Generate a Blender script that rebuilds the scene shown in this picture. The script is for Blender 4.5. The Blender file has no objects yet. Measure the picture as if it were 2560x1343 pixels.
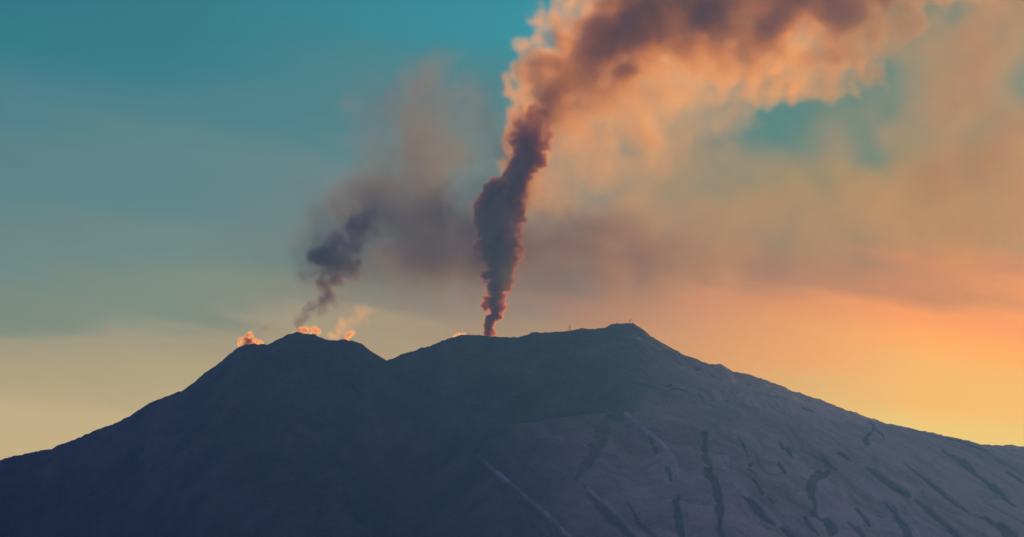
import bpy, math
import numpy as np

# ------------------------------------------------------------------ camera
R = math.radians
K = 2560 * 24000 / 5600.0            # photo pixels per unit of tan(angle)
CZ = 1500.0                          # the camera stands on a hill across the valley
PITCH = R(5.17)
scene = bpy.context.scene
COL = scene.collection
cam = bpy.data.objects.new("camera", bpy.data.cameras.new("camera"))
COL.objects.link(cam)
cam.location = (0, 0, CZ)
cam.rotation_euler = (R(90) + PITCH, 0, 0)
cam.data.sensor_width = 36
cam.data.lens = 36 * 24000 / 5600.0
cam.data.clip_start = 1
cam.data.clip_end = 300000
scene.camera = cam
SP, CP = math.sin(PITCH), math.cos(PITCH)


def s2l(c):
    return [((x / 255) / 12.92 if x / 255 <= .04045 else ((x / 255 + .055) / 1.055) ** 2.4) for x in c]


def rgb(*c, k=1.0):
    return [v * k for v in s2l(c)] + [1]


def proj(X, Y, Z):
    """world point(s) -> photo pixel(s)"""
    z = Z - CZ
    d = Y * CP + z * SP
    return 1280 + K * X / d, 671.5 - K * (-Y * SP + z * CP) / d


def unproj(px, py, Y):
    """photo pixel(s) at world depth Y -> X, Z"""
    sx = (np.asarray(px, float) - 1280) / K
    sy = (671.5 - np.asarray(py, float)) / K
    t = Y / (CP - sy * SP)
    return sx * t, CZ + t * (SP + sy * CP)


# ------------------------------------------------------------------ light
SUN_AZ, SUN_EL = R(16.0), R(3.6)     # behind the mountain, to the right of the frame
w = bpy.data.worlds.new("World")
scene.world = w
w.use_nodes = True
nt = w.node_tree
nt.nodes.clear()
N, L = nt.nodes, nt.links


def math_n(op, a=None, b=None, c=None, clamp=False, tree=None):
    t = tree or nt
    n = t.nodes.new("ShaderNodeMath")
    n.operation = op
    n.use_clamp = clamp
    for i, v in enumerate((a, b, c)):
        if v is None:
            continue
        if isinstance(v, (int, float)):
            n.inputs[i].default_value = v
        else:
            t.links.new(v, n.inputs[i])
    return n.outputs[0]


def ramp_n(fac, stops, tree=None, interp='EASE'):
    t = tree or nt
    n = t.nodes.new("ShaderNodeValToRGB")
    cr = n.color_ramp
    cr.interpolation = interp
    while len(cr.elements) < len(stops):
        cr.elements.new(.5)
    for e, (p, c) in zip(cr.elements, stops):
        e.position = p
        e.color = c
    t.links.new(fac, n.inputs[0])
    return n.outputs[0]


def mix_n(fac, a, b, tree=None, kind='MIX'):
    t = tree or nt
    n = t.nodes.new("ShaderNodeMix")
    n.data_type = 'RGBA'
    n.blend_type = kind
    n.clamp_result = False
    for sock, v in ((n.inputs[0], fac), (n.inputs[6], a), (n.inputs[7], b)):
        if isinstance(v, (int, float)):
            sock.default_value = v
        elif isinstance(v, (list, tuple)):
            sock.default_value = v
        else:
            t.links.new(v, sock)
    return n.outputs[2]


tc = N.new("ShaderNodeTexCoord")
sep = N.new("ShaderNodeSeparateXYZ")
L.new(tc.outputs["Generated"], sep.inputs[0])
az = math_n('MULTIPLY', math_n('ARCTAN2', sep.outputs[0], sep.outputs[1]), 180 / math.pi)   # degrees right of north
el = math_n('MULTIPLY', math_n('ARCSINE', sep.outputs[2]), 180 / math.pi)                    # degrees up
# streaky smoke haze in the far sky: stretched noise in azimuth / elevation
cmb = N.new("ShaderNodeCombineXYZ")
L.new(math_n('MULTIPLY', az, .16), cmb.inputs[0])
L.new(math_n('ADD', math_n('MULTIPLY', el, .75), math_n('MULTIPLY', az, .14)), cmb.inputs[1])
nz = N.new("ShaderNodeTexNoise")
nz.inputs["Scale"].default_value = 1.0
nz.inputs["Detail"].default_value = 5
nz.inputs["Roughness"].default_value = .5
L.new(cmb.outputs[0], nz.inputs["Vector"])
wob = math_n('MULTIPLY', math_n('SUBTRACT', nz.outputs[0], .5), 2.2)
elw = math_n('ADD', el, wob)


def row(py):                          # photo row -> ramp position (elevation 0..12 degrees)
    return (5.17 + (671.5 - py) / K * 180 / math.pi) / 12


fac = math_n('DIVIDE', elw, 12, clamp=True)
G = SKY = 1.0
left = ramp_n(fac, [(row(1500), rgb(212, 188, 142)), (row(1100), rgb(203, 183, 138)), (row(950), rgb(182, 166, 128)), (row(840), rgb(166, 158, 126)),
                    (row(765), rgb(124, 138, 122)), (row(640), rgb(104, 134, 130)), (row(440), rgb(86, 128, 136)), (row(280), rgb(62, 124, 140)),
                    (row(100), rgb(20, 118, 132)), (row(-150), rgb(5, 104, 124))])
mid = ramp_n(fac, [(row(1300), rgb(222, 180, 130)), (row(950), rgb(170, 140, 105)), (row(860), rgb(168, 128, 92)),
                   (row(760), rgb(150, 108, 84)), (row(660), rgb(112, 98, 90)), (row(540), rgb(118, 118, 108)),
                   (row(420), rgb(110, 124, 118)), (row(280), rgb(62, 124, 132)), (row(40), rgb(0, 146, 170)), (row(-300), rgb(5, 112, 140))])
right = ramp_n(fac, [(row(1400), rgb(232, 202, 146)), (row(1100), rgb(232, 202, 146)), (row(1000), rgb(240, 186, 112)),
                     (row(900), rgb(255, 168, 55)), (row(790), rgb(246, 150, 48)), (row(700), rgb(195, 120, 62)),
                     (row(600), rgb(138, 116, 92)), (row(430), rgb(118, 122, 102)), (row(300), rgb(62, 116, 152)),
                     (row(-200), rgb(60, 108, 140))])
azw = math_n('ADD', az, math_n('MULTIPLY', wob, .8))
f1 = math_n('SMOOTH_MIN', math_n('MULTIPLY_ADD', azw, 1 / 5.6, .78, clamp=True), 1.0, .1)
f2 = math_n('MULTIPLY_ADD', azw, 1 / 5.0, -.05, clamp=True)
view = mix_n(f2, mix_n(f1, left, mid), mix_n(1.0, right, (1.10, .99, .40, 1), kind='MULTIPLY'))
# a darker bank of far smoke lying above the middle of the mountain
bank = math_n('ADD', math_n('POWER', math_n('MULTIPLY', math_n('SUBTRACT', azw, 1.3), 1 / 2.3), 2.0),
              math_n('POWER', math_n('MULTIPLY', math_n('SUBTRACT', elw, 5.33), 1 / .42), 2.0))
bank = math_n('MULTIPLY', math_n('EXPONENT', math_n('MULTIPLY', bank, -1.0)), .35)
view = mix_n(bank, view, rgb(70, 62, 66))
view = mix_n(1.0, view, (1.28, 1.18, .96, 1), kind='MULTIPLY')
# the sky fades from the afterglow in the north to dusk blue overhead and a dim violet belt behind the camera
away = math_n('DIVIDE', math_n('ABSOLUTE', math_n('SUBTRACT', az, 4)), 180, clamp=True)
fall = ramp_n(away, [(0, (1, 1, 1, 1)), (.12, (1, 1, 1, 1)), (.36, (.12, .12, .12, 1)), (1, (0, 0, 0, 1))])
up = ramp_n(math_n('DIVIDE', el, 90, clamp=True), [(0, (1, 1, 1, 1)), (.13, (1, 1, 1, 1)), (.42, (0, 0, 0, 1))])
dusk = ramp_n(math_n('DIVIDE', el, 90, clamp=True), [(0, (.115, .10, .25, 1)), (.1, (.185, .13, .30, 1)),
                                                     (.25, (.155, .115, .265, 1)), (1, (.085, .080, .205, 1))])
keep = math_n('MULTIPLY', fall, up)
skyc = mix_n(keep, dusk, view)
nish = N.new("ShaderNodeTexSky")
nish.sky_type = 'NISHITA'
nish.sun_disc = False
nish.sun_elevation = SUN_EL
nish.sun_rotation = SUN_AZ
nish.altitude = 1500
nish.dust_density = 4
bg1 = N.new("ShaderNodeBackground")
L.new(skyc, bg1.inputs[0])
bg1.inputs[1].default_value = 1.0
bg2 = N.new("ShaderNodeBackground")
L.new(nish.outputs[0], bg2.inputs[0])
bg2.inputs[1].default_value = 0.002
addw = N.new("ShaderNodeAddShader")
L.new(bg1.outputs[0], addw.inputs[0])
L.new(bg2.outputs[0], addw.inputs[1])
outw = N.new("ShaderNodeOutputWorld")
L.new(addw.outputs[0], outw.inputs[0])

sun = bpy.data.objects.new("sun", bpy.data.lights.new("sun", 'SUN'))
COL.objects.link(sun)
sun.data.energy = 4.6
sun.data.angle = R(.5)
sun.data.color = (1.0, .475, .07)
sun.rotation_euler = (R(90) - SUN_EL, 0, R(180) - SUN_AZ)     # shines from azimuth SUN_AZ towards the camera
sun.location = (9000, 30000, 6000)

scene.view_settings.view_transform = 'Standard'
scene.view_settings.look = 'None'
scene.view_settings.exposure = 0.0
scene.view_settings.gamma = 1.0
cy = scene.cycles
cy.max_bounces = 4
cy.diffuse_bounces = 1
cy.glossy_bounces = 0
cy.transmission_bounces = 1
cy.volume_bounces = 3
cy.transparent_max_bounces = 48
cy.volume_step_rate = 2.0
cy.volume_max_steps = 256
cy.use_denoising = True
try:
    cy.denoiser = 'OPENIMAGEDENOISE'
except Exception:
    pass


# ------------------------------------------------------------------ numpy noise
def _interp_matrix(n, cell, rng):
    x = np.arange(n) / cell + rng.random()
    i = np.floor(x).astype(int)
    f = x - i
    f = f * f * f * (f * (f * 6 - 15) + 10)
    m = i.max() + 2
    W = np.zeros((n, m), np.float32)
    W[np.arange(n), i] = 1 - f
    W[np.arange(n), i + 1] = f
    return W


def vnoise(shape, cells, seed):
    """smooth value noise in -1..1 on a regular grid, separable interpolation of a random lattice"""
    rng = np.random.default_rng(seed)
    Ws = [_interp_matrix(n, c, rng) for n, c in zip(shape, cells)]
    a = (rng.random([W.shape[1] for W in Ws]) * 2 - 1).astype(np.float32)
    for W in Ws:
        a = np.tensordot(a, W, axes=(0, 1))
    return a


def fbm(shape, cell, octaves, seed, rough=.5, billow=False):
    cells = [cell] * len(shape) if np.isscalar(cell) else list(cell)
    out = np.zeros(shape, np.float32)
    amp = tot = 1.0
    tot = 0
    for o in range(octaves):
        n = vnoise(shape, [max(1.01, c / 2 ** o) for c in cells], seed + o * 17)
        out += amp * ((np.abs(n) * 2.2 - .75) if billow else n * 1.6)
        tot += amp
        amp *= rough
    return out / tot


def smooth(a, b, x):
    t = np.clip((x - a) / (b - a), 0, 1)
    return t * t * (3 - 2 * t)


def tag(o, label=None, cat=None, group=None, kind=None):
    if label:
        o["label"] = label
    if cat:
        o["category"] = cat
    if group:
        o["group"] = group
    if kind:
        o["kind"] = kind
    return o


def link(name, me, parent=None):
    o = bpy.data.objects.new(name, me)
    COL.objects.link(o)
    if parent:
        o.parent = parent
    return o


def mat(name):
    m = bpy.data.materials.new(name)
    m.use_nodes = True
    return m, m.node_tree, m.node_tree.nodes["Principled BSDF"]


# ------------------------------------------------------------------ mountain
def grid_mesh(name, xs, ys, Z):
    nx, ny = len(xs), len(ys)
    X, Y = np.meshgrid(xs, ys, indexing='ij')
    co = np.stack([X, Y, Z], -1).reshape(-1, 3).astype(np.float32)
    i = np.arange(nx * ny).reshape(nx, ny)
    q = np.stack([i[:-1, :-1], i[1:, :-1], i[1:, 1:], i[:-1, 1:]], -1).reshape(-1, 4).astype(np.int32)
    me = bpy.data.meshes.new(name)
    me.vertices.add(len(co))
    me.vertices.foreach_set("co", co.ravel())
    me.loops.add(q.size)
    me.loops.foreach_set("vertex_index", q.ravel())
    me.polygons.add(len(q))
    me.polygons.foreach_set("loop_start", np.arange(0, q.size, 4, dtype=np.int32))
    me.update()
    me.polygons.foreach_set("use_smooth", np.ones(len(q), bool))
    return me


SKY_MAIN = [(-900, 1500), (400, 1200), (700, 1040), (900, 930), (965, 903), (1000, 888), (1050, 872), (1090, 858), (1130, 843),
            (1160, 838), (1240, 841), (1290, 845), (1315, 839), (1340, 831), (1400, 829), (1430, 827), (1455, 823),
            (1512, 820), (1530, 812), (1560, 807), (1582, 808), (1610, 827), (1650, 855), (1700, 883), (1740, 900),
            (1775, 912), (1792, 911), (1803, 912), (1828, 927), (1880, 939), (1930, 958), (1975, 977), (2020, 991), (2100, 1021), (2180, 1049), (2240, 1064),
            (2300, 1078), (2360, 1090), (2372, 1092), (2440, 1110), (2470, 1113), (2560, 1117), (2700, 1135), (3100, 1230), (3600, 1400)]
SKY_CONE = [(-900, 1330), (-300, 1210), (0, 1150), (60, 1136), (130, 1120), (175, 1103), (250, 1070), (300, 1055), (340, 1032),
            (372, 1010), (430, 988), (455, 976), (490, 951), (540, 915), (570, 890), (598, 869), (615, 862), (650, 862),
            (668, 862), (700, 847), (722, 836), (742, 829), (765, 833), (790, 836), (812, 848), (826, 851), (862, 847), (880, 853), (905, 862),
            (935, 882), (968, 904), (1010, 935), (1080, 985), (1180, 1060), (1350, 1180), (1600, 1340), (2000, 1560)]
SKY_FRONT = [(-900, 1900), (500, 1520), (850, 1345), (940, 1285), (1000, 1250), (1075, 1195), (1135, 1145), (1185, 1112), (1225, 1078), (1260, 1062),
             (1330, 1057), (1400, 1044), (1500, 1034), (1540, 1030), (1570, 1036), (1610, 1027), (1645, 1013), (1665, 1011),
             (1700, 1018), (1745, 1008), (1800, 1003), (1850, 1008), (1900, 1020), (1960, 1031), (2050, 1044), (2120, 1058),
             (2160, 1061), (2175, 1057), (2190, 1058), (2205, 1062), (2240, 1063), (2270, 1071), (2400, 1101), (2560, 1140), (2800, 1190), (3300, 1330)]


def ridge(pts, Yr, X, Y, s_front, s_back, c, wig):
    p = np.array(pts, float)
    xs, zs = unproj(p[:, 0], p[:, 1], Yr)
    # the shoulders of the ridge run slightly downslope to the right as they come nearer
    d = Yr + wig - Y
    zr = np.interp(X, xs, zs)
    f = np.where(d > 0, s_front, s_back)
    return zr - (np.sqrt((f * d) ** 2 + c * c) - c)


xs = np.concatenate([np.linspace(-16000, -3600, 60, endpoint=False), np.linspace(-3600, 3600, 1000, endpoint=False), np.linspace(3600, 16000, 60)])
ys = np.concatenate([np.linspace(9000, 17800, 60, endpoint=False), np.linspace(17800, 24600, 760, endpoint=False), np.linspace(24600, 30500, 40)])
X, Y = np.meshgrid(xs, ys, indexing='ij')
shp = X.shape
n_big = fbm(shp, (90, 60), 5, 3)
n_mid = fbm(shp, (26, 34), 5, 11, .55)
n_fin = fbm(shp, (7, 12), 4, 23, .6)
n_vf = fbm(shp, (2.6, 6), 2, 31, .6)
# gullies: noise stretched down the slope, turned to run down to the right
fan = np.interp(X, [-3500, -1200, -300, 800, 3500], [-.45, -.25, .15, .30, .55])
gx = X - (24000 - Y) * fan
tbl = np.random.default_rng(5).random(4096).astype(np.float32)


def vn1(t):
    i = np.floor(t).astype(int)
    f = t - i
    f = f * f * (3 - 2 * f)
    return tbl[i % 4096] * (1 - f) + tbl[(i + 1) % 4096] * f


gul = (np.abs(vn1(gx / 210 + n_big * .9 + 500) - .5) * 2 + .5 * np.abs(vn1(gx / 90 + n_big * 1.4 + 900) - .5) * 2) / 1.5
rib = np.abs(vn1(gx / 520 + .5 * n_big + 300) - .5) * 2 + .45 * np.abs(vn1(gx / 230 + .8 * n_big + 700) - .5) * 2
main = ridge(SKY_MAIN, 24000, X, Y, np.interp(X, [0, 500, 800, 1000, 1400, 3500], [.40, .32, .215, .17, .13, .12]), .45, 8, 0)
main = main - .38 * np.clip(24000 - Y - np.interp(X, [0, 800, 1400, 2400, 3500], [2200, 1700, 1300, 700, 500]), 0, None) * smooth(0, 800, X)   # the shelf breaks off into the near face
cone = ridge(SKY_CONE, 23300, X, Y, .45, .42, 8, 0)
front = ridge(SKY_FRONT, 21800, X, Y, .42, .34, 14, 0)
d_main = np.clip((24000 - Y) / 500, 0, 1)
d_cone = np.clip((23300 - Y) / 500, 0, 1)
d_front = np.clip((21800 - Y) / 400, 0, 1)
calm = 1 - .65 * smooth(300, 1200, X)
main = main + d_main * (22 * n_big * calm + 9 * n_mid - 14 * gul * d_main * calm) + 5.0 * n_fin + 3 * n_vf
cone = cone + d_cone * (35 * n_big + 12 * n_mid + 20 * (gul - .4)) + 6 * n_fin + 3 * n_vf
front = front + d_front * (30 * n_big + 7 * n_mid - 45 * gul) + np.clip((21800 - Y) / 1500, 0, 1) * 150 * (.6 - rib) + 1.5 * n_fin
Z = np.maximum(np.maximum(main, cone), front)
low = 500 + 60 * n_big
Z = np.maximum(Z, low)
PX, PY = proj(X, Y, Z)

# bare lava streaks and raised snow crests with their lit edges painted in, where they lie on the slope
LAVA = [([(1766, 1083), (1766, 1136), (1776, 1183), (1791, 1230), (1794, 1277), (1785, 1308), (1803, 1350)], (7, 12, 10)),
        ([(2060, 1173), (2035, 1190), (2022, 1230), (2030, 1258), (2029, 1280)], (12, 11, 9)),
        ([(2029, 1280), (2053, 1300)], (5, 3)), ([(2064, 1297), (2084, 1326)], (9, 13)), ([(2058, 1149), (2084, 1168)], (5, 4)),
        ([(2091, 1128), (2105, 1134), (2122, 1148)], (4, 6, 3)), ([(2163, 1167), (2197, 1190), (2229, 1211), (2271, 1238)], (2, 10, 8, 6)),
        ([(2258, 1156), (2307, 1192), (2354, 1230), (2391, 1258), (2418, 1278), (2463, 1294)], (1.5, 4, 6, 6, 2, 4)),
        ([(2463, 1294), (2494, 1311), (2530, 1342)], (6, 12, 14)),
        ([(2358, 1130), (2410, 1158), (2447, 1192), (2488, 1221), (2524, 1256)], (2, 8, 4, 8, 5)), ([(2528, 1258), (2540, 1267)], (4, 2)),
        ([(2205, 1249), (2229, 1268), (2247, 1302), (2266, 1324), (2274, 1350)], (2, 10, 7, 11, 12)),
        ([(2292, 1252), (2322, 1277), (2354, 1302), (2395, 1343)], (5, 9, 8, 10)),
        ([(2138, 1268), (2163, 1296), (2174, 1313)], (2, 7, 4)), ([(2118, 1304), (2141, 1321), (2160, 1348)], (3, 8, 10)),
        ([(2010, 1294), (2029, 1320), (2043, 1335)], (7, 5, 2)), ([(1845, 1232), (1885, 1261), (1907, 1290), (1934, 1310)], (1.5, 8, 8, 3)),
        ([(2179, 1060), (2178, 1074), (2157, 1092), (2171, 1112)], (5, 6, 7, 5)), ([(2182, 1066), (2204, 1084), (2209, 1098)], (4, 3, 2)),
        ([(1945, 1104), (1960, 1120)], (5, 3)), ([(1966, 1120), (1983, 1143)], (5, 2)), ([(1944, 1156), (1960, 1178)], (6, 4)),
        ([(1850, 1097), (1868, 1141)], (3, 2)), ([(1884, 1162), (1876, 1176), (1898, 1187)], (5, 3, 2)),
        ([(1884, 1200), (1899, 1226)], (4, 6)), ([(1914, 1236), (1930, 1255)], (3, 2)), ([(1952, 1319), (1985, 1345)], (3, 8)),
        ([(1510, 1070), (1497, 1110), (1474, 1154), (1453, 1205)], (16, 14, 9, 6)), ([(1530, 1040), (1556, 1044)], (12, 9)),
        ([(1468, 1226), (1500, 1262), (1521, 1291), (1580, 1345)], (3, 14, 12, 9)), ([(1570, 1255), (1595, 1306), (1640, 1345)], (2, 6, 5)),
        ([(1691, 1235), (1689, 1282), (1705, 1345)], (6, 11, 7)), ([(1672, 1175), (1681, 1202)], (6, 5)),
        ([(1300, 1245), (1349, 1291), (1410, 1345)], (5, 13, 15)), ([(1634, 1098), (1642, 1130)], (5, 3)),
        ([(1256, 1064), (1202, 1091), (1135, 1141), (1068, 1188), (984, 1222), (900, 1252)], (12, 24, 16, 16, 16, 12)),
        ([(1290, 1270), (1296, 1300), (1296, 1345)], (7, 13, 12)), ([(1180, 1150), (1240, 1200), (1310, 1270), (1352, 1345)], (5, 8, 9, 12)),
        ([(1100, 1270), (1060, 1310), (1040, 1345)], (4, 7, 9)), ([(2360, 1092), (2420, 1112), (2470, 1128)], (3, 4, 2)),
        ([(1582, 952), (1608, 955), (1628, 960)], (5, 7, 3)), ([(1655, 962), (1680, 964)], (3, 3)), ([(1736, 918), (1748, 922)], (5, 3)),
        ([(1680, 974), (1712, 972)], (3, 3)), ([(1738, 978), (1750, 988)], (3, 2)), ([(2000, 1014), (2030, 1026)], (3, 2)),
        ([(1920, 986), (1944, 992)], (2.5, 2)), ([(2520, 1180), (2575, 1215)], (3, 4))]
LIT_CREST = [([(1192, 1138), (1236, 1178), (1303, 1232), (1370, 1289), (1425, 1345)], 4), ([(1567, 1037), (1605, 1071), (1656, 1111), (1688, 1150)], 3.5),
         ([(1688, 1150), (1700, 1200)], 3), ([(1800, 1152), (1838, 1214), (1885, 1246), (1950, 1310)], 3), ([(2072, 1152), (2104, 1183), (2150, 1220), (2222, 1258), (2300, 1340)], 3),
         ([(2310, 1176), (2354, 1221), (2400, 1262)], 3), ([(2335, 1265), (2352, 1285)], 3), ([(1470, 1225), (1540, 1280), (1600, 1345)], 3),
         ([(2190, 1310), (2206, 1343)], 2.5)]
inv = (PX > 750) & (PX < 2700) & (PY > 880) & (PY < 1420) & (Y < 24600)
wx = PX[inv] + 4.6 * n_mid[inv] * 2 + 2.4 * n_fin[inv] * 2
wy = PY[inv] + 4.0 * n_mid[inv] * 2 + 2.2 * n_fin[inv] * 2


def along(polys, wx, wy):
    """highest 1 - distance/width over all the polylines"""
    best = np.full(wx.shape, -9.0)
    for pts, ws in polys:
        ws = [ws] * len(pts) if np.isscalar(ws) else ws
        ws = list(np.interp(np.linspace(0, 1, len(pts)), np.linspace(0, 1, len(ws)), ws))
        for (a, b, w0, w1) in zip(pts[:-1], pts[1:], ws[:-1], ws[1:]):
            dx, dy = b[0] - a[0], b[1] - a[1]
            t = np.clip(((wx - a[0]) * dx + (wy - a[1]) * dy) / (dx * dx + dy * dy), 0, 1)
            d = np.hypot(wx - a[0] - t * dx, wy - a[1] - t * dy)
            best = np.maximum(best, 1 - d / (1.2 * (w0 + (w1 - w0) * t)))
    return best


lava = np.zeros(shp)
crest = np.zeros(shp)
lava[inv] = smooth(-.15, .35, along(LAVA, wx, wy) + .35 * n_fin[inv] - .25 * np.abs(n_mid[inv])) * (.25 + .75 * smooth(1150, 1700, PX[inv]))
crest[inv] = smooth(-.5, .9, along(LIT_CREST, PX[inv] + 3 * n_mid[inv] + n_fin[inv], PY[inv] + 3 * n_mid[inv])) * np.clip(.6 + 1.3 * n_mid[inv] + .8 * n_fin[inv], .35, 1) * smooth(1050, 1500, PX[inv] + 150)
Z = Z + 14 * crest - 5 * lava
# snow lies on the near shoulder and the right flank; ash keeps the cone and the upper slopes bare
snow = smooth(1250, 2300, PX + 60 * n_big + (PY - 1100) * .3) * .62 + .03
is_front = (front >= np.maximum(main, cone) - 2).astype(float)
snow = snow + is_front * .40 * smooth(1080, 1750, PX)
snow = snow + (1 - is_front) * .34 * smooth(1480, 1850, PX)  # extra cover on the flank behind, in place of grazing sunlight
snow = snow * (1 - .3 * smooth(.15, .8, gul) * is_front) * (1.12 - .3 * smooth(.1, 1.1, rib) * is_front) + .06 * n_mid  # thinner cover in gullies and between ribs paints in their shade
snow = np.clip(snow, 0, 1)
me = grid_mesh("mountain", xs, ys, Z)
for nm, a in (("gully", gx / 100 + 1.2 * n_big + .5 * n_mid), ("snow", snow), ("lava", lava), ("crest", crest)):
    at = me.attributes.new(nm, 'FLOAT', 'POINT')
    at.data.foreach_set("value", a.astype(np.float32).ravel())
m, t, bs = mat("ash_and_snow")


def attr(t, nm):
    n = t.nodes.new("ShaderNodeAttribute")
    n.attribute_name = nm
    return n.outputs["Fac"]


geo = t.nodes.new("ShaderNodeNewGeometry")


def noise(t, scale, detail=5, rough=.6, vec=None, stretch=None):
    n = t.nodes.new("ShaderNodeTexNoise")
    n.inputs["Scale"].default_value = scale
    n.inputs["Detail"].default_value = detail
    n.inputs["Roughness"].default_value = rough
    v = vec
    if stretch:
        mp = t.nodes.new("ShaderNodeMapping")
        mp.inputs["Rotation"].default_value = stretch[0]
        mp.inputs["Scale"].default_value = stretch[1]
        t.links.new(v, mp.inputs["Vector"])
        v = mp.outputs[0]
    t.links.new(v, n.inputs["Vector"])
    return n.outputs[0]


P = geo.outputs["Position"]
grain = noise(t, .035, 6, .65, P)
sxyz = t.nodes.new("ShaderNodeSeparateXYZ")
t.links.new(P, sxyz.inputs[0])
gv = t.nodes.new("ShaderNodeCombineXYZ")
t.links.new(attr(t, "gully"), gv.inputs[0])
t.links.new(math_n('MULTIPLY', sxyz.outputs[1], .0016, tree=t), gv.inputs[1])
streak = noise(t, 1.6, 7, .66, gv.outputs[0])
brk = math_n('MULTIPLY_ADD', math_n('SUBTRACT', streak, .5, tree=t), 1.9, 1.0, tree=t)
brk = math_n('ADD', brk, math_n('MULTIPLY', math_n('SUBTRACT', grain, .5, tree=t), .5, tree=t), tree=t)
sn = math_n('MULTIPLY', attr(t, "snow"), brk, clamp=True, tree=t)
rock = mix_n(grain, (.015, .02, .025, 1), (.05, .06, .075, 1), t)
snowc = mix_n(streak, (.42, .37, .28, 1), (.76, .66, .50, 1), t)
colr = mix_n(sn, rock, snowc, t)
colr = mix_n(math_n('MULTIPLY', attr(t, "lava"), .75, tree=t), colr, rock, t)
colr = mix_n(math_n('MULTIPLY', attr(t, "crest"), .6, tree=t), colr, (.86, .82, .82, 1), t)  # paler colour paints the caught light onto the raised crests
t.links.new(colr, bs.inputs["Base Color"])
bs.inputs["Roughness"].default_value = .95
bs.inputs["Specular IOR Level"].default_value = .1
bp = t.nodes.new("ShaderNodeBump")
bp.inputs["Strength"].default_value = .7
bp.inputs["Distance"].default_value = 35
t.links.new(math_n('ADD', grain, math_n('MULTIPLY', streak, 1.5, tree=t), tree=t), bp.inputs["Height"])
t.links.new(bp.outputs[0], bs.inputs["Normal"])
me.materials.append(m)
mountain = link("mountain", me)
tag(mountain, "broad volcano with a dark double-peaked ash cone and a snow-streaked right flank", kind="structure")
print("mountain", len(me.vertices))

# plain round the foot of the volcano, out to the horizon
gx_ = np.linspace(-38000, 38000, 90)
gy_ = np.linspace(-8000, 31000, 90)
GX, GY = np.meshgrid(gx_, gy_, indexing='ij')
gz = 420 + 50 * fbm(GX.shape, 12, 4, 77)
gz = gz + 1000 * np.exp(-((GX / 2500) ** 2 + (GY / 2200) ** 2))
gm = grid_mesh("ground", gx_, gy_, gz)
m, t, bs = mat("lowland")
geo = t.nodes.new("ShaderNodeNewGeometry")
t.links.new(mix_n(noise(t, .002, 8, .6, geo.outputs["Position"]), (.03, .045, .025, 1), (.09, .085, .06, 1), t), bs.inputs["Base Color"])
bs.inputs["Roughness"].default_value = .95
gm.materials.append(m)
tag(link("ground", gm), kind="structure")


# ------------------------------------------------------------------ smoke
def catmull(rows, per):
    p = np.array(rows, float)
    p = np.vstack([2 * p[0] - p[1], p, 2 * p[-1] - p[-2]])
    out = []
    for i in range(1, len(p) - 2):
        for k in range(per):
            s = k / per
            a, b, c, d = p[i - 1], p[i], p[i + 1], p[i + 2]
            out.append(.5 * ((2 * b) + (-a + c) * s + (2 * a - 5 * b + 4 * c - d) * s * s + (-a + 3 * b - 3 * c + d) * s ** 3))
    out.append(p[-2])
    return np.array(out)


def puffs(rows, n, jitter, size, seed, per=12):
    """n round puffs strewn about a path of (px, py, depth, radius, density) rows; the first puffs are the path's own"""
    rng = np.random.default_rng(seed)
    c = catmull(rows, per)
    k = rng.integers(0, len(c), n)
    b = c[k].copy()
    d = rng.normal(size=(n, 3))
    d /= np.linalg.norm(d, axis=1)[:, None]
    b[:, :3] += d * (b[:, 3:4] * jitter * rng.random((n, 1)) ** .4)
    b[:, 3] *= size[0] + (size[1] - size[0]) * rng.random(n)
    core = c.copy()
    core[:, 3] *= .82
    return np.vstack([core, b])


def smoke_material(name, color, aniso, density, hull_color):
    vm = bpy.data.materials.new(name)
    vm.use_nodes = True
    t = vm.node_tree
    t.nodes.clear()
    pv = t.nodes.new("ShaderNodeVolumePrincipled")
    pv.inputs["Color"].default_value = (*color, 1)
    pv.inputs["Density"].default_value = density
    pv.inputs["Density Attribute"].default_value = "density"
    pv.inputs["Anisotropy"].default_value = aniso
    o = t.nodes.new("ShaderNodeOutputMaterial")
    t.links.new(pv.outputs[0], o.inputs["Volume"])
    hm, t2, bs = mat(name + "_clear_hull")  # almost clear surface for the hull that outlines the volume
    bs.inputs["Base Color"].default_value = (*hull_color, 1)
    bs.inputs["Roughness"].default_value = 1
    bs.inputs["Specular IOR Level"].default_value = 0
    bs.inputs["Alpha"].default_value = .006
    return vm, hm


def largest_island(me, name):
    """keep only the largest connected piece (loose crumbs of smoke need no skin)"""
    nv, ne = len(me.vertices), len(me.edges)
    if not nv:
        return me
    e = np.empty(ne * 2, np.int32)
    me.edges.foreach_get("vertices", e)
    e = e.reshape(-1, 2)
    lab = np.arange(nv)
    while True:
        m = np.minimum(lab[e[:, 0]], lab[e[:, 1]])
        new = lab.copy()
        np.minimum.at(new, e[:, 0], m)
        np.minimum.at(new, e[:, 1], m)
        new = new[new]
        if (new == lab).all():
            break
        lab = new
    big = np.bincount(lab).argmax()
    import bmesh
    bm = bmesh.new()
    bm.from_mesh(me)
    bm.verts.ensure_lookup_table()
    bmesh.ops.delete(bm, geom=[bm.verts[i] for i in np.nonzero(lab != big)[0]], context='VERTS')
    out = bpy.data.meshes.new(name)
    bm.to_mesh(out)
    bm.free()
    return out


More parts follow.
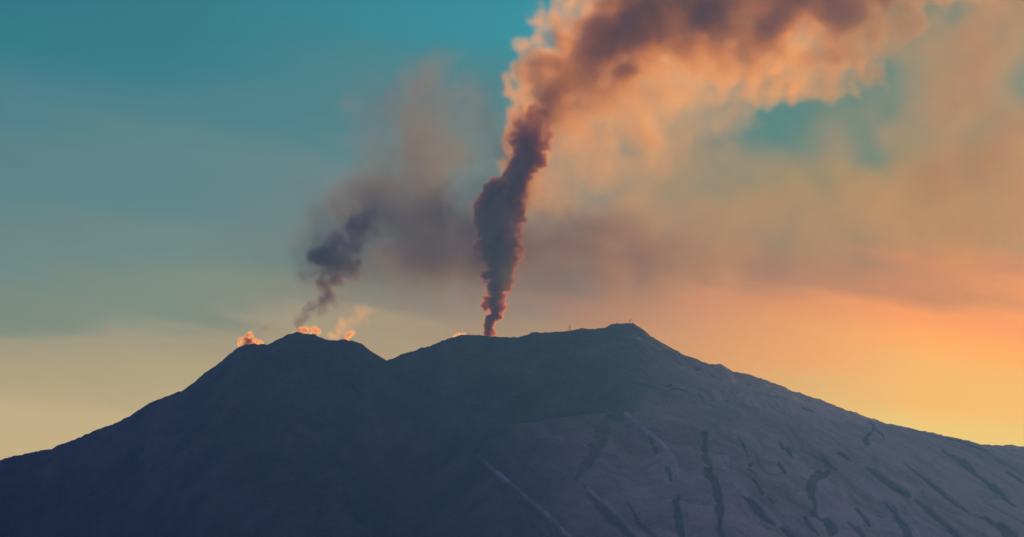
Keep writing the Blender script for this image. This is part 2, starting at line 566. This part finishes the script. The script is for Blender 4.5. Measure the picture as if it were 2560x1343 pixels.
def smoke(name, Yp, pf, voxel, mats, amp=.35, cell=14, octs=4, soft=.35, rough=.6, hull=.12, seed=1, billow=.5, sparse=0,
          clip=None, parent=None, inner="smoke_body", warp=0.0, blur=3):
    """one body of smoke: puffs (px, py, depth in px, radius in px, density) at world depth Yp, broken up by billowing noise,
    stored voxel by voxel and turned into a volume (and the nearly unseen hull round it) by geometry nodes"""
    S = 24000 / K * Yp / 24000      # metres per photo pixel there
    lo = (pf[:, :3] - pf[:, 3:4] * 1.25).min(0)
    hi = (pf[:, :3] + pf[:, 3:4] * 1.25).max(0)
    if clip:
        lo[0], lo[1], hi[0], hi[1] = max(lo[0], clip[0]), max(lo[1], clip[1]), min(hi[0], clip[2]), min(hi[1], clip[3])
    n = np.maximum(4, np.ceil((hi - lo) / voxel).astype(int) + 1)
    hi = lo + (n - 1) * voxel
    nu, nv, nw = (int(k) for k in n)
    U = lo[0] + voxel * np.arange(nu, dtype=np.float32)
    V = lo[1] + voxel * np.arange(nv, dtype=np.float32)
    W = lo[2] + voxel * np.arange(nw, dtype=np.float32)
    phi = np.full((nu, nv, nw), -1.0, np.float32)
    rho = np.zeros((nu, nv, nw), np.float32)
    for u, v, w_, r, q in pf:
        e = r * 1.9
        a = [max(0, int((c - e - l) / voxel)) for c, l in zip((u, v, w_), lo)]
        b = [min(k, int((c + e - l) / voxel) + 2) for c, l, k in zip((u, v, w_), lo, (nu, nv, nw))]
        if any(x >= y for x, y in zip(a, b)):
            continue
        sl = tuple(slice(x, y) for x, y in zip(a, b))
        du, dv, dw = U[sl[0]] - u, V[sl[1]] - v, W[sl[2]] - w_
        val = 1 - np.sqrt(du[:, None, None] ** 2 + dv[None, :, None] ** 2 + dw[None, None, :] ** 2) / r
        p0, r0 = phi[sl], rho[sl]
        better = val > p0
        rho[sl] = np.where(better, r0 + (q - r0) * np.where(p0 < -.9, 1, .55), r0)
        phi[sl] = np.where(better, val, p0)
    if warp:
        amt = warp / voxel
        base = np.indices(phi.shape, dtype=np.float32)
        for k in range(3):
            base[k] += amt * (1.0 if k < 2 else .7) * (fbm(phi.shape, cell * 1.5 / voxel, 4, seed + 500 + 40 * k, .55) )
            np.clip(base[k], 0, phi.shape[k] - 1.001, out=base[k])
        i0 = base.astype(np.int32)
        base -= i0
        new = []
        for arr_ in (phi, rho):
            acc = np.zeros_like(phi)
            for a_ in (0, 1):
                for b_ in (0, 1):
                    for c_ in (0, 1):
                        wt = (base[0] if a_ else 1 - base[0]) * (base[1] if b_ else 1 - base[1]) * (base[2] if c_ else 1 - base[2])
                        acc += wt * arr_[i0[0] + a_, i0[1] + b_, i0[2] + c_]
            new.append(acc)
        phi, rho = new
        del base, i0, acc, wt
    f = phi
    if billow:
        f = f + amp * billow * -fbm(phi.shape, cell / voxel, octs, seed, rough, True)
    if billow < 1:
        f = f + amp * (1 - billow) * fbm(phi.shape, cell * 1.3 / voxel, octs, seed + 100, rough)
    for ax in range(3):                     # no hard steps of thickness between neighbouring puffs
        for _ in range(2):
            k = blur
            c = np.cumsum(np.pad(rho, [(k + 1, k) if a_ == ax else (0, 0) for a_ in range(3)], mode='edge'), axis=ax, dtype=np.float32)
            m_ = rho.shape[ax]
            rho = (np.take(c, np.arange(m_) + 2 * k + 1, axis=ax) - np.take(c, np.arange(m_), axis=ax)) / (2 * k + 1)
    den = smooth(0, soft, f) * np.maximum(rho, 0)
    if sparse:
        den *= np.clip(1 + sparse * 1.6 * fbm(phi.shape, cell * 2.2 / voxel, 4, seed + 300, .6), .0, 3)
    # fade out at the box's faces
    for ax, k in enumerate((nu, nv, nw)):
        e = np.minimum(np.arange(k), np.arange(k)[::-1]) / max(2, min(6, k // 5))
        s = [1, 1, 1]
        s[ax] = k
        den *= np.clip(e, 0, 1).reshape(s)
    # world box: x right, y deeper, z up
    cu, cv = (lo[0] + hi[0]) / 2, (lo[1] + hi[1]) / 2
    bx, bz = unproj(cu, cv, Yp)
    half = (hi - lo) / 2 * S
    bz = float(bz) - half[1]
    arr = np.ascontiguousarray(den[:, ::-1, :].transpose(1, 2, 0)).astype(np.float32)      # z, y, x
    cnt = arr.size
    me = bpy.data.meshes.new("voxels")
    me.vertices.add(cnt)
    me.attributes.new("dens", 'FLOAT', 'POINT').data.foreach_set("value", arr.ravel())
    store = bpy.data.objects.new("voxels", me)          # only holds the numbers, never part of the scene
    place = (float(bx), Yp, bz)
    if parent:
        place = tuple(a_ - b_ for a_, b_ in zip(place, parent.location))
    # geometry nodes
    g = bpy.data.node_groups.new(name + "_nodes", 'GeometryNodeTree')
    g.interface.new_socket("Geometry", in_out='INPUT', socket_type='NodeSocketGeometry')
    g.interface.new_socket("Geometry", in_out='OUTPUT', socket_type='NodeSocketGeometry')
    gi, go = g.nodes.new("NodeGroupInput"), g.nodes.new("NodeGroupOutput")
    mn = (-half[0], -half[2], 0.0)
    mx = (half[0], half[2], 2 * half[1])
    vc = g.nodes.new("GeometryNodeVolumeCube")
    vc.inputs["Min"].default_value = mn
    vc.inputs["Max"].default_value = mx
    vc.inputs["Resolution X"].default_value = nu
    vc.inputs["Resolution Y"].default_value = nw
    vc.inputs["Resolution Z"].default_value = nv
    oi = g.nodes.new("GeometryNodeObjectInfo")
    oi.transform_space = 'ORIGINAL'
    oi.inputs["Object"].default_value = store
    ps = g.nodes.new("GeometryNodeInputPosition")
    sx = g.nodes.new("ShaderNodeSeparateXYZ")
    g.links.new(ps.outputs[0], sx.inputs[0])
    idx = []
    for k, (a, b, c) in enumerate(zip(mn, mx, (nu, nw, nv))):
        q = math_n('MULTIPLY_ADD', sx.outputs[k], (c - 1) / (b - a), -a * (c - 1) / (b - a), tree=g)
        fi = g.nodes.new("FunctionNodeFloatToInt")
        fi.rounding_mode = 'ROUND'
        g.links.new(q, fi.inputs[0])
        idx.append(fi.outputs[0])

    def im(op, a, b):
        nn = g.nodes.new("FunctionNodeIntegerMath")
        nn.operation = op
        for i_, v_ in enumerate((a, b)):
            if isinstance(v_, int):
                nn.inputs[i_].default_value = v_
            else:
                g.links.new(v_, nn.inputs[i_])
        return nn.outputs[0]
    index = im('ADD', im('MULTIPLY', im('ADD', im('MULTIPLY', idx[2], nw), idx[1]), nu), idx[0])
    na = g.nodes.new("GeometryNodeInputNamedAttribute")
    na.data_type = 'FLOAT'
    na.inputs["Name"].default_value = "dens"
    si = g.nodes.new("GeometryNodeSampleIndex")
    si.data_type = 'FLOAT'
    si.domain = 'POINT'
    si.clamp = True
    g.links.new(oi.outputs["Geometry"], si.inputs["Geometry"])
    g.links.new(na.outputs["Attribute"], si.inputs["Value"])
    g.links.new(index, si.inputs["Index"])
    g.links.new(si.outputs[0], vc.inputs["Density"])
    sm = g.nodes.new("GeometryNodeSetMaterial")
    sm.inputs["Material"].default_value = mats[0]
    g.links.new(vc.outputs[0], sm.inputs[0])
    g.links.new(sm.outputs[0], go.inputs[0])
    vol = bpy.data.volumes.new("smoke")
    vol.materials.append(mats[0])
    o = bpy.data.objects.new(inner, vol)
    COL.objects.link(o)
    md = o.modifiers.new("smoke", 'NODES')
    md.node_group = g
    if hull:
        # nearly unseen hull giving the volume a solid outline, made once from its voxels
        vm = g.nodes.new("GeometryNodeVolumeToMesh")
        vm.resolution_mode = 'VOXEL_SIZE'
        vm.inputs["Voxel Size"].default_value = voxel * S * 2
        vm.inputs["Threshold"].default_value = hull
        vm.inputs["Adaptivity"].default_value = .1
        g.links.new(vc.outputs[0], vm.inputs["Volume"])
        tmp = bpy.data.objects.new("tmp", bpy.data.meshes.new("tmp"))
        COL.objects.link(tmp)
        g.links.new(vm.outputs[0], go.inputs[0])
        tmp.modifiers.new("smoke", 'NODES').node_group = g
        dg = bpy.context.evaluated_depsgraph_get()
        sk = bpy.data.meshes.new_from_object(tmp.evaluated_get(dg))
        bpy.data.objects.remove(tmp)
        g.links.new(sm.outputs[0], go.inputs[0])
        g.nodes.remove(vm)
        sk = largest_island(sk, name)
        sk.materials.clear()
        sk.materials.append(mats[1])
        top = link(name, sk, parent)
        top.location = place
        o.parent = top
        print("   skin", len(sk.vertices))
    else:
        top = o
        o.name = name
        o.location = place
    print("smoke", name, (nu, nv, nw), cnt)
    return top


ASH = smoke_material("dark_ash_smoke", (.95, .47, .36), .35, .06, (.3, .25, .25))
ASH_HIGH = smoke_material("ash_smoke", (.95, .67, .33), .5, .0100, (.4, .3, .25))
KNOT = smoke_material("dark_grey_smoke", (.36, .34, .48), .2, .06, (.3, .3, .3))
GREY = smoke_material("grey_smoke", (.48, .43, .44), .3, .0085, (.3, .3, .3))
STEAM = smoke_material("steam", (.96, .66, .42), .6, .11, (.8, .8, .8))


def empty(name, px, py, Yp):
    e = link(name, None)
    x, z = unproj(px, py, Yp)
    e.location = (float(x), Yp, float(z))
    return e


# the main plume: a dark billowing column, its sunlit head blown to the right
plume = empty("smoke_plume", 1225, 840, 24050)
tag(plume, "tall dark ash plume rising from the middle crater into a huge orange-lit head", "smoke plume")
col_path = [(1223, 844, 0, 11, 2.5), (1221, 826, 0, 13, 2.5), (1226, 803, 0, 18, 2.2), (1238, 778, 0, 24, 1.8), (1230, 757, 0, 24, 1.8), (1238, 736, 0, 20, 1.6),
            (1247, 712, 0, 29, 1.5), (1248, 682, 0, 36, 1.4), (1260, 652, 0, 37, 1.4), (1267, 625, 0, 43, 1.3), (1252, 592, 0, 57, 1.1),
            (1248, 560, 0, 59, 1.1), (1248, 530, 0, 54, 1.2), (1250, 505, 0, 47, 1.3), (1254, 484, 0, 38, 1.4), (1256, 466, 0, 28, 1.4)]
pf = puffs(col_path, 150, .85, (.3, .55), 4, per=8)
branch = [(1262, 505, 0, 34, 1.2), (1280, 470, 0, 32, 1.2), (1300, 435, 0, 34, 1.0), (1318, 400, 0, 38, .8), (1326, 365, 0, 42, .55), (1330, 330, 0, 44, .3), (1338, 295, 0, 44, .15)]
pf = np.vstack([pf, puffs(branch, 160, 1.0, (.25, .5), 7, per=8), puffs(col_path, 420, 1.0, (.16, .32), 6, per=8), [(1236, 455, 0, 15, 1.2), (1258, 447, 0, 13, 1.2), (1276, 452, 0, 15, 1.2), (1224, 474, 0, 15, 1.2), (1290, 470, 0, 15, 1.2), (1240, 838, 0, 9, 1), (1212, 765, 0, 12, 1), (1260, 770, 0, 12, .8), (1213, 742, 0, 10, 1), (1212, 684, 0, 10, 1)]])
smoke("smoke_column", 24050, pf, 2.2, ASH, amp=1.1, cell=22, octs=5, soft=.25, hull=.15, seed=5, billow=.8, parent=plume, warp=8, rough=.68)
head_thick = [(1272, 590, 40, 40, .6), (1282, 530, 35, 46, .9), (1288, 480, 25, 50, 1.8), (1300, 425, 20, 46, 2.4), (1312, 380, 10, 54, 2.6), (1318, 335, 0, 62, 2.4), (1345, 285, 0, 72, 2.0), (1378, 230, 0, 88, 1.5),
              (1430, 165, 0, 118, 1.5), (1510, 100, 0, 148, 1.5), (1620, 45, 0, 165, 1.35), (1760, 15, 0, 170, 1.3), (1920, -10, 0, 185, 1.3), (2080, -40, 0, 182, 1.1),
              (2260, -120, 0, 190, .6), (2450, -220, 0, 210, .5), (2700, -320, 0, 220, .4)]
head_rim = [(1290, 275, 0, 54, .9), (1302, 240, 0, 56, .9), (1326, 190, 0, 56, .9), (1385, 110, 0, 66, .9), (1440, 40, 0, 80, .9), (1500, -60, 0, 95, .9)]
head_fill = [(1345, 430, 30, 60, .5), (1385, 360, 30, 78, .5), (1440, 290, 30, 90, .5), (1510, 235, 30, 105, .5), (1600, 190, 30, 105, .55)]
head_thin = [(1325, 505, 60, 62, .26), (1375, 460, 60, 92, .26), (1440, 400, 60, 120, .25), (1510, 335, 60, 140, .22), (1600, 270, 50, 145, .2),
             (1690, 190, 40, 125, .35), (1790, 165, 30, 108, .45), (1910, 160, 20, 112, .5), (2020, 155, 20, 108, .5), (2120, 125, 20, 104, .5), (2260, 45, 20, 98, .45)]
head_faint = [(1560, 430, 60, 90, .05), (1640, 370, 60, 110, .06), (1740, 310, 50, 100, .06), (1830, 290, 40, 80, .05)]
pf = np.vstack([puffs(head_faint, 60, 1, (.3, .7), 18, per=6), puffs(head_rim, 130, 1.0, (.2, .5), 13, per=6), puffs(head_thick, 260, .95, (.22, .5), 14, per=6), puffs(head_fill, 120, .95, (.25, .5), 17, per=6), puffs(head_thin, 220, 1.0, (.2, .5), 15, per=6),
                [(1735, 222, 0, 38, .45), (1865, 200, 0, 40, .35), (1915, 222, 0, 30, .3), (2005, 185, 0, 42, .35),
                 (1285, 560, 15, 50, 1.6), (1290, 520, 15, 62, 2.6), (1302, 485, 10, 70, 3.0), (1308, 445, 10, 74, 3.4), (1312, 420, 10, 62, 3.4), (1332, 395, 10, 68, 3.4), (1355, 370, 10, 55, 2.6), (1378, 330, 10, 52, 2.0), (1318, 350, 0, 68, 3.6), (1288, 340, 0, 52, 3.2), (1362, 278, 0, 60, 3.4), (1345, 215, 0, 48, 2.6), (1400, 150, 0, 70, 2.6)]])
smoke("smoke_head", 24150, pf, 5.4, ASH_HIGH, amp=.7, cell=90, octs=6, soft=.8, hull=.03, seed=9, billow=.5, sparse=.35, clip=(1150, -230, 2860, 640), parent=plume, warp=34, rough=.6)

# the left crater's smoke: a dark knot and a faint drift to the right
lplume = empty("smoke_plume", 815, 835, 23350)
tag(lplume, "thin grey smoke drifting above the left cone from a small dark knot", "smoke plume")
knot = [(745, 828, 0, 15, .4), (748, 804, 0, 20, .4), (768, 784, 0, 25, .4), (800, 766, 0, 30, .5), (818, 738, 0, 34, .7), (812, 695, 0, 42, .8), (838, 655, 0, 54, 1.0), (872, 615, 0, 50, .7), (895, 580, 0, 46, .4), (925, 540, 0, 50, .2)]
pf = np.vstack([puffs(knot, 110, 1.0, (.3, .6), 21, per=8), puffs([(762, 688, 0, 14, .7), (784, 676, 0, 20, .8), (812, 660, 0, 26, 1)], 24, .9, (.4, .7), 22, per=6)])
smoke("smoke_knot", 23350, pf, 2.8, KNOT, amp=.8, cell=34, octs=5, soft=1.3, hull=.08, seed=31, billow=.4, parent=lplume, warp=13)
drift = [(850, 730, 60, 70, .2), (870, 660, 120, 105, .3), (925, 590, 220, 130, .34), (990, 550, 340, 140, .34), (1060, 560, 450, 150, .36), (1130, 600, 540, 140, .40), (1220, 620, 600, 125, .42)]
drift2 = [(910, 500, 220, 100, .22), (980, 440, 300, 130, .2), (1060, 390, 420, 150, .18), (1130, 330, 500, 150, .18), (1130, 270, 500, 130, .2), (1040, 275, 420, 120, .22), (940, 285, 320, 80, .2)]
pf = np.vstack([puffs(drift, 220, 1.0, (.35, .75), 25, per=8), puffs(drift2, 220, 1.0, (.35, .75), 26, per=8)])
smoke("smoke_drift", 23500, pf, 6.0, GREY, amp=.8, cell=85, octs=6, soft=1.3, hull=.03, seed=41, billow=.3, sparse=.5, parent=lplume, warp=45)

# steam at the craters' rims
STEAMS = [
    ("bright steam puff on the far left shoulder of the cone", 23330,
     [(622, 852, 0, 15, 1), (600, 857, 0, 9, .9), (612, 858, 0, 10, 1), (596, 862, 0, 6, 1), (637, 860, 0, 12, .8), (652, 858, 0, 8, .7), (624, 840, 0, 10, .7)], 1.2, .5, 9),
    ("row of orange steam along the top of the left cone", 23330,
     [(752, 827, 0, 8, 1), (763, 825, 0, 9, 1), (776, 826, 0, 7, .9), (790, 826, 0, 8, 1), (797, 832, 0, 7, 1), (735, 830, 0, 5, .6)], 1.2, .5, 8),
    ("small steam jet on the right rim of the left cone", 23330,
     [(868, 846, 0, 7, 1), (870, 839, 0, 8, 1), (878, 834, 0, 7, .7), (884, 831, 0, 5, .4)], 1.2, .5, 8),
    ("faint peach steam blowing right from the dip of the cone", 23360,
     [(812, 838, 0, 12, .07), (828, 838, 0, 14, .08), (845, 832, 0, 16, .06), (862, 818, 0, 20, .035), (884, 806, 0, 24, .03), (905, 792, 0, 26, .026), (918, 775, 0, 20, .022), (842, 846, 0, 12, .10)], 2.5, .9, 20),
    ("thin dark wisp curling right from the cone's far left shoulder", 23400,
     [(640, 848, 0, 10, .06), (648, 832, 0, 13, .06), (664, 820, 0, 15, .045), (685, 813, 0, 14, .03), (702, 812, 0, 10, .02)], 2.2, .9, 18),
    ("low bright steam on the far left edge of the middle crater", 24020,
     [(1135, 841, 0, 4, .8), (1141, 838, 0, 4, .8), (1148, 836, 0, 4.5, 1), (1157, 834, 0, 4.5, .9), (1163, 836, 0, 4, .8)], 1.0, .5, 6),
    ("low dim steam just left of the dark column's foot", 24020,
     [(1172, 836, 0, 4, .7), (1180, 837, 0, 3.5, .5), (1188, 837, 0, 3.5, .5), (1196, 836, 0, 4, .4)], 1.0, .6, 6),
    ("tiny lone steam jet between the middle and right summits", 24020,
     [(1423, 826, 0, 5, 1), (1424, 820, 0, 4, 1), (1423, 814, 0, 3, .9), (1427, 809, 0, 2.6, .6)], .9, .5, 5),
    ("tiny thread of steam left of the lone jet", 24020,
     [(1371, 828, 0, 3, .4), (1374, 823, 0, 2.5, .3), (1380, 822, 0, 3, .3), (1384, 827, 0, 3, .3)], .9, .7, 5),
    ("thin low steam on the left shoulder of the right summit", 24020,
     [(1526, 814, 0, 3, .7), (1533, 811, 0, 3, .7), (1540, 808, 0, 3.4, .8), (1547, 804, 0, 3.2, .8), (1548, 800, 0, 2, .6)], .9, .6, 5),
    ("upright wisp of steam on the crest of the right summit", 24020,
     [(1562, 804, 0, 3, .6), (1569, 805, 0, 3, .7), (1575, 804, 0, 3.6, 1), (1577, 799, 0, 2.8, .8), (1578, 795, 0, 2, .6), (1583, 809, 0, 3, .6)], .9, .6, 5),
]
DARKS = smoke_material("shaded_steam", (.5, .40, .40), .3, .16, (.4, .4, .4))
for k, (lab, Yp, rows, vox, soft, cell) in enumerate(STEAMS):
    rows = np.array(rows, float)
    rows[:, 3] *= 1.05
    rng = np.random.default_rng(60 + k)
    extra = []
    for u, v, w_, r, q in rows:
        for _ in range(6):
            d = rng.normal(size=3)
            d /= np.linalg.norm(d)
            extra.append((u + d[0] * r * .9, v + d[1] * r * .9, w_ + d[2] * r * .9, r * rng.uniform(.3, .55), q))
    pf = np.vstack([rows, extra])
    o = smoke("steam_puff", Yp, pf, vox, DARKS if k in (4, 6, 7, 8, 9, 10) else STEAM, amp=.85, cell=cell, octs=4, soft=min(1.0, soft * 1.5), warp=cell * .35, blur=1, hull=.04 if k in (3, 4) else .1, seed=80 + k, billow=.6)
    tag(o, lab, "steam", "steam puffs along the crater rims")

# thin ash veil drifting far to the right of the plume
VEIL = smoke_material("ash_veil", (.80, .57, .25), .35, .0023, (.4, .3, .25))
BAND = smoke_material("low_ash_veil", (.42, .31, .32), .3, .0034, (.4, .3, .25))
veil = [(1350, 600, 0, 120, .4), (1500, 560, 0, 150, .4), (1700, 520, 0, 170, .4), (1900, 520, 0, 180, .4), (2150, 480, 0, 190, .45), (2400, 420, 0, 230, .7), (2650, 350, 0, 260, .8)]
veil2 = [(1560, 430, 0, 110, .45), (1680, 360, 0, 110, .45), (1770, 310, 0, 110, .8), (1840, 330, 0, 70, .4), (1850, 450, 0, 80, .45)]
veil3 = [(2260, 300, 0, 110, .6), (2330, 240, 0, 130, .8), (2360, 120, 0, 120, 1.0), (2420, 120, 0, 180, 1.5), (2520, 0, 0, 200, 1.7), (2640, -60, 0, 220, 1.7)]
pf = np.vstack([puffs(veil, 200, 1, (.4, .8), 71, per=6), puffs(veil2, 90, 1, (.4, .8), 72, per=6), puffs(veil3, 90, 1, (.4, .8), 73, per=6)])
o = smoke("ash_veil", 26500, pf, 10, VEIL, amp=.6, cell=150, octs=6, soft=1.4, hull=0, seed=91, billow=0.2, sparse=.45, warp=60, clip=(1150, -250, 2860, 800))
tag(o, kind="stuff")
band = [(880, 690, 0, 50, .4), (980, 660, 0, 80, .7), (1100, 650, 0, 100, 1.0), (1250, 650, 0, 105, 1.0), (1400, 640, 0, 105, 1.0), (1560, 645, 0, 95, .9), (1720, 660, 0, 80, .7), (1900, 670, 0, 70, .5), (2100, 670, 0, 70, .4), (2300, 660, 0, 70, .3)]
pf = puffs(band, 260, 1.0, (.4, .8), 75, per=8)
o = smoke("ash_veil", 25200, pf, 8, BAND, amp=.6, cell=120, octs=6, soft=1.3, hull=0, seed=95, billow=0.2, sparse=.4, warp=50)
tag(o, kind="stuff")

# ------------------------------------------------------------------ haze
bpyv = [(x, y, z) for x in (-40000, 40000) for y in (-9000, 31600) for z in (300, 6600)]
hm = bpy.data.meshes.new("haze")
hm.from_pydata(bpyv, [], [(0, 1, 3, 2), (4, 6, 7, 5), (0, 4, 5, 1), (2, 3, 7, 6), (0, 2, 6, 4), (1, 5, 7, 3)])
m = bpy.data.materials.new("haze")
m.use_nodes = True
t = m.node_tree
t.nodes.clear()
pv = t.nodes.new("ShaderNodeVolumePrincipled")
pv.inputs["Color"].default_value = (.044, .178, 1.0, 1)
pv.inputs["Density"].default_value = 1.28e-5
pv.inputs["Anisotropy"].default_value = .66
o = t.nodes.new("ShaderNodeOutputMaterial")
t.links.new(pv.outputs[0], o.inputs["Volume"])
hm.materials.append(m)
tag(link("haze", hm), kind="stuff")
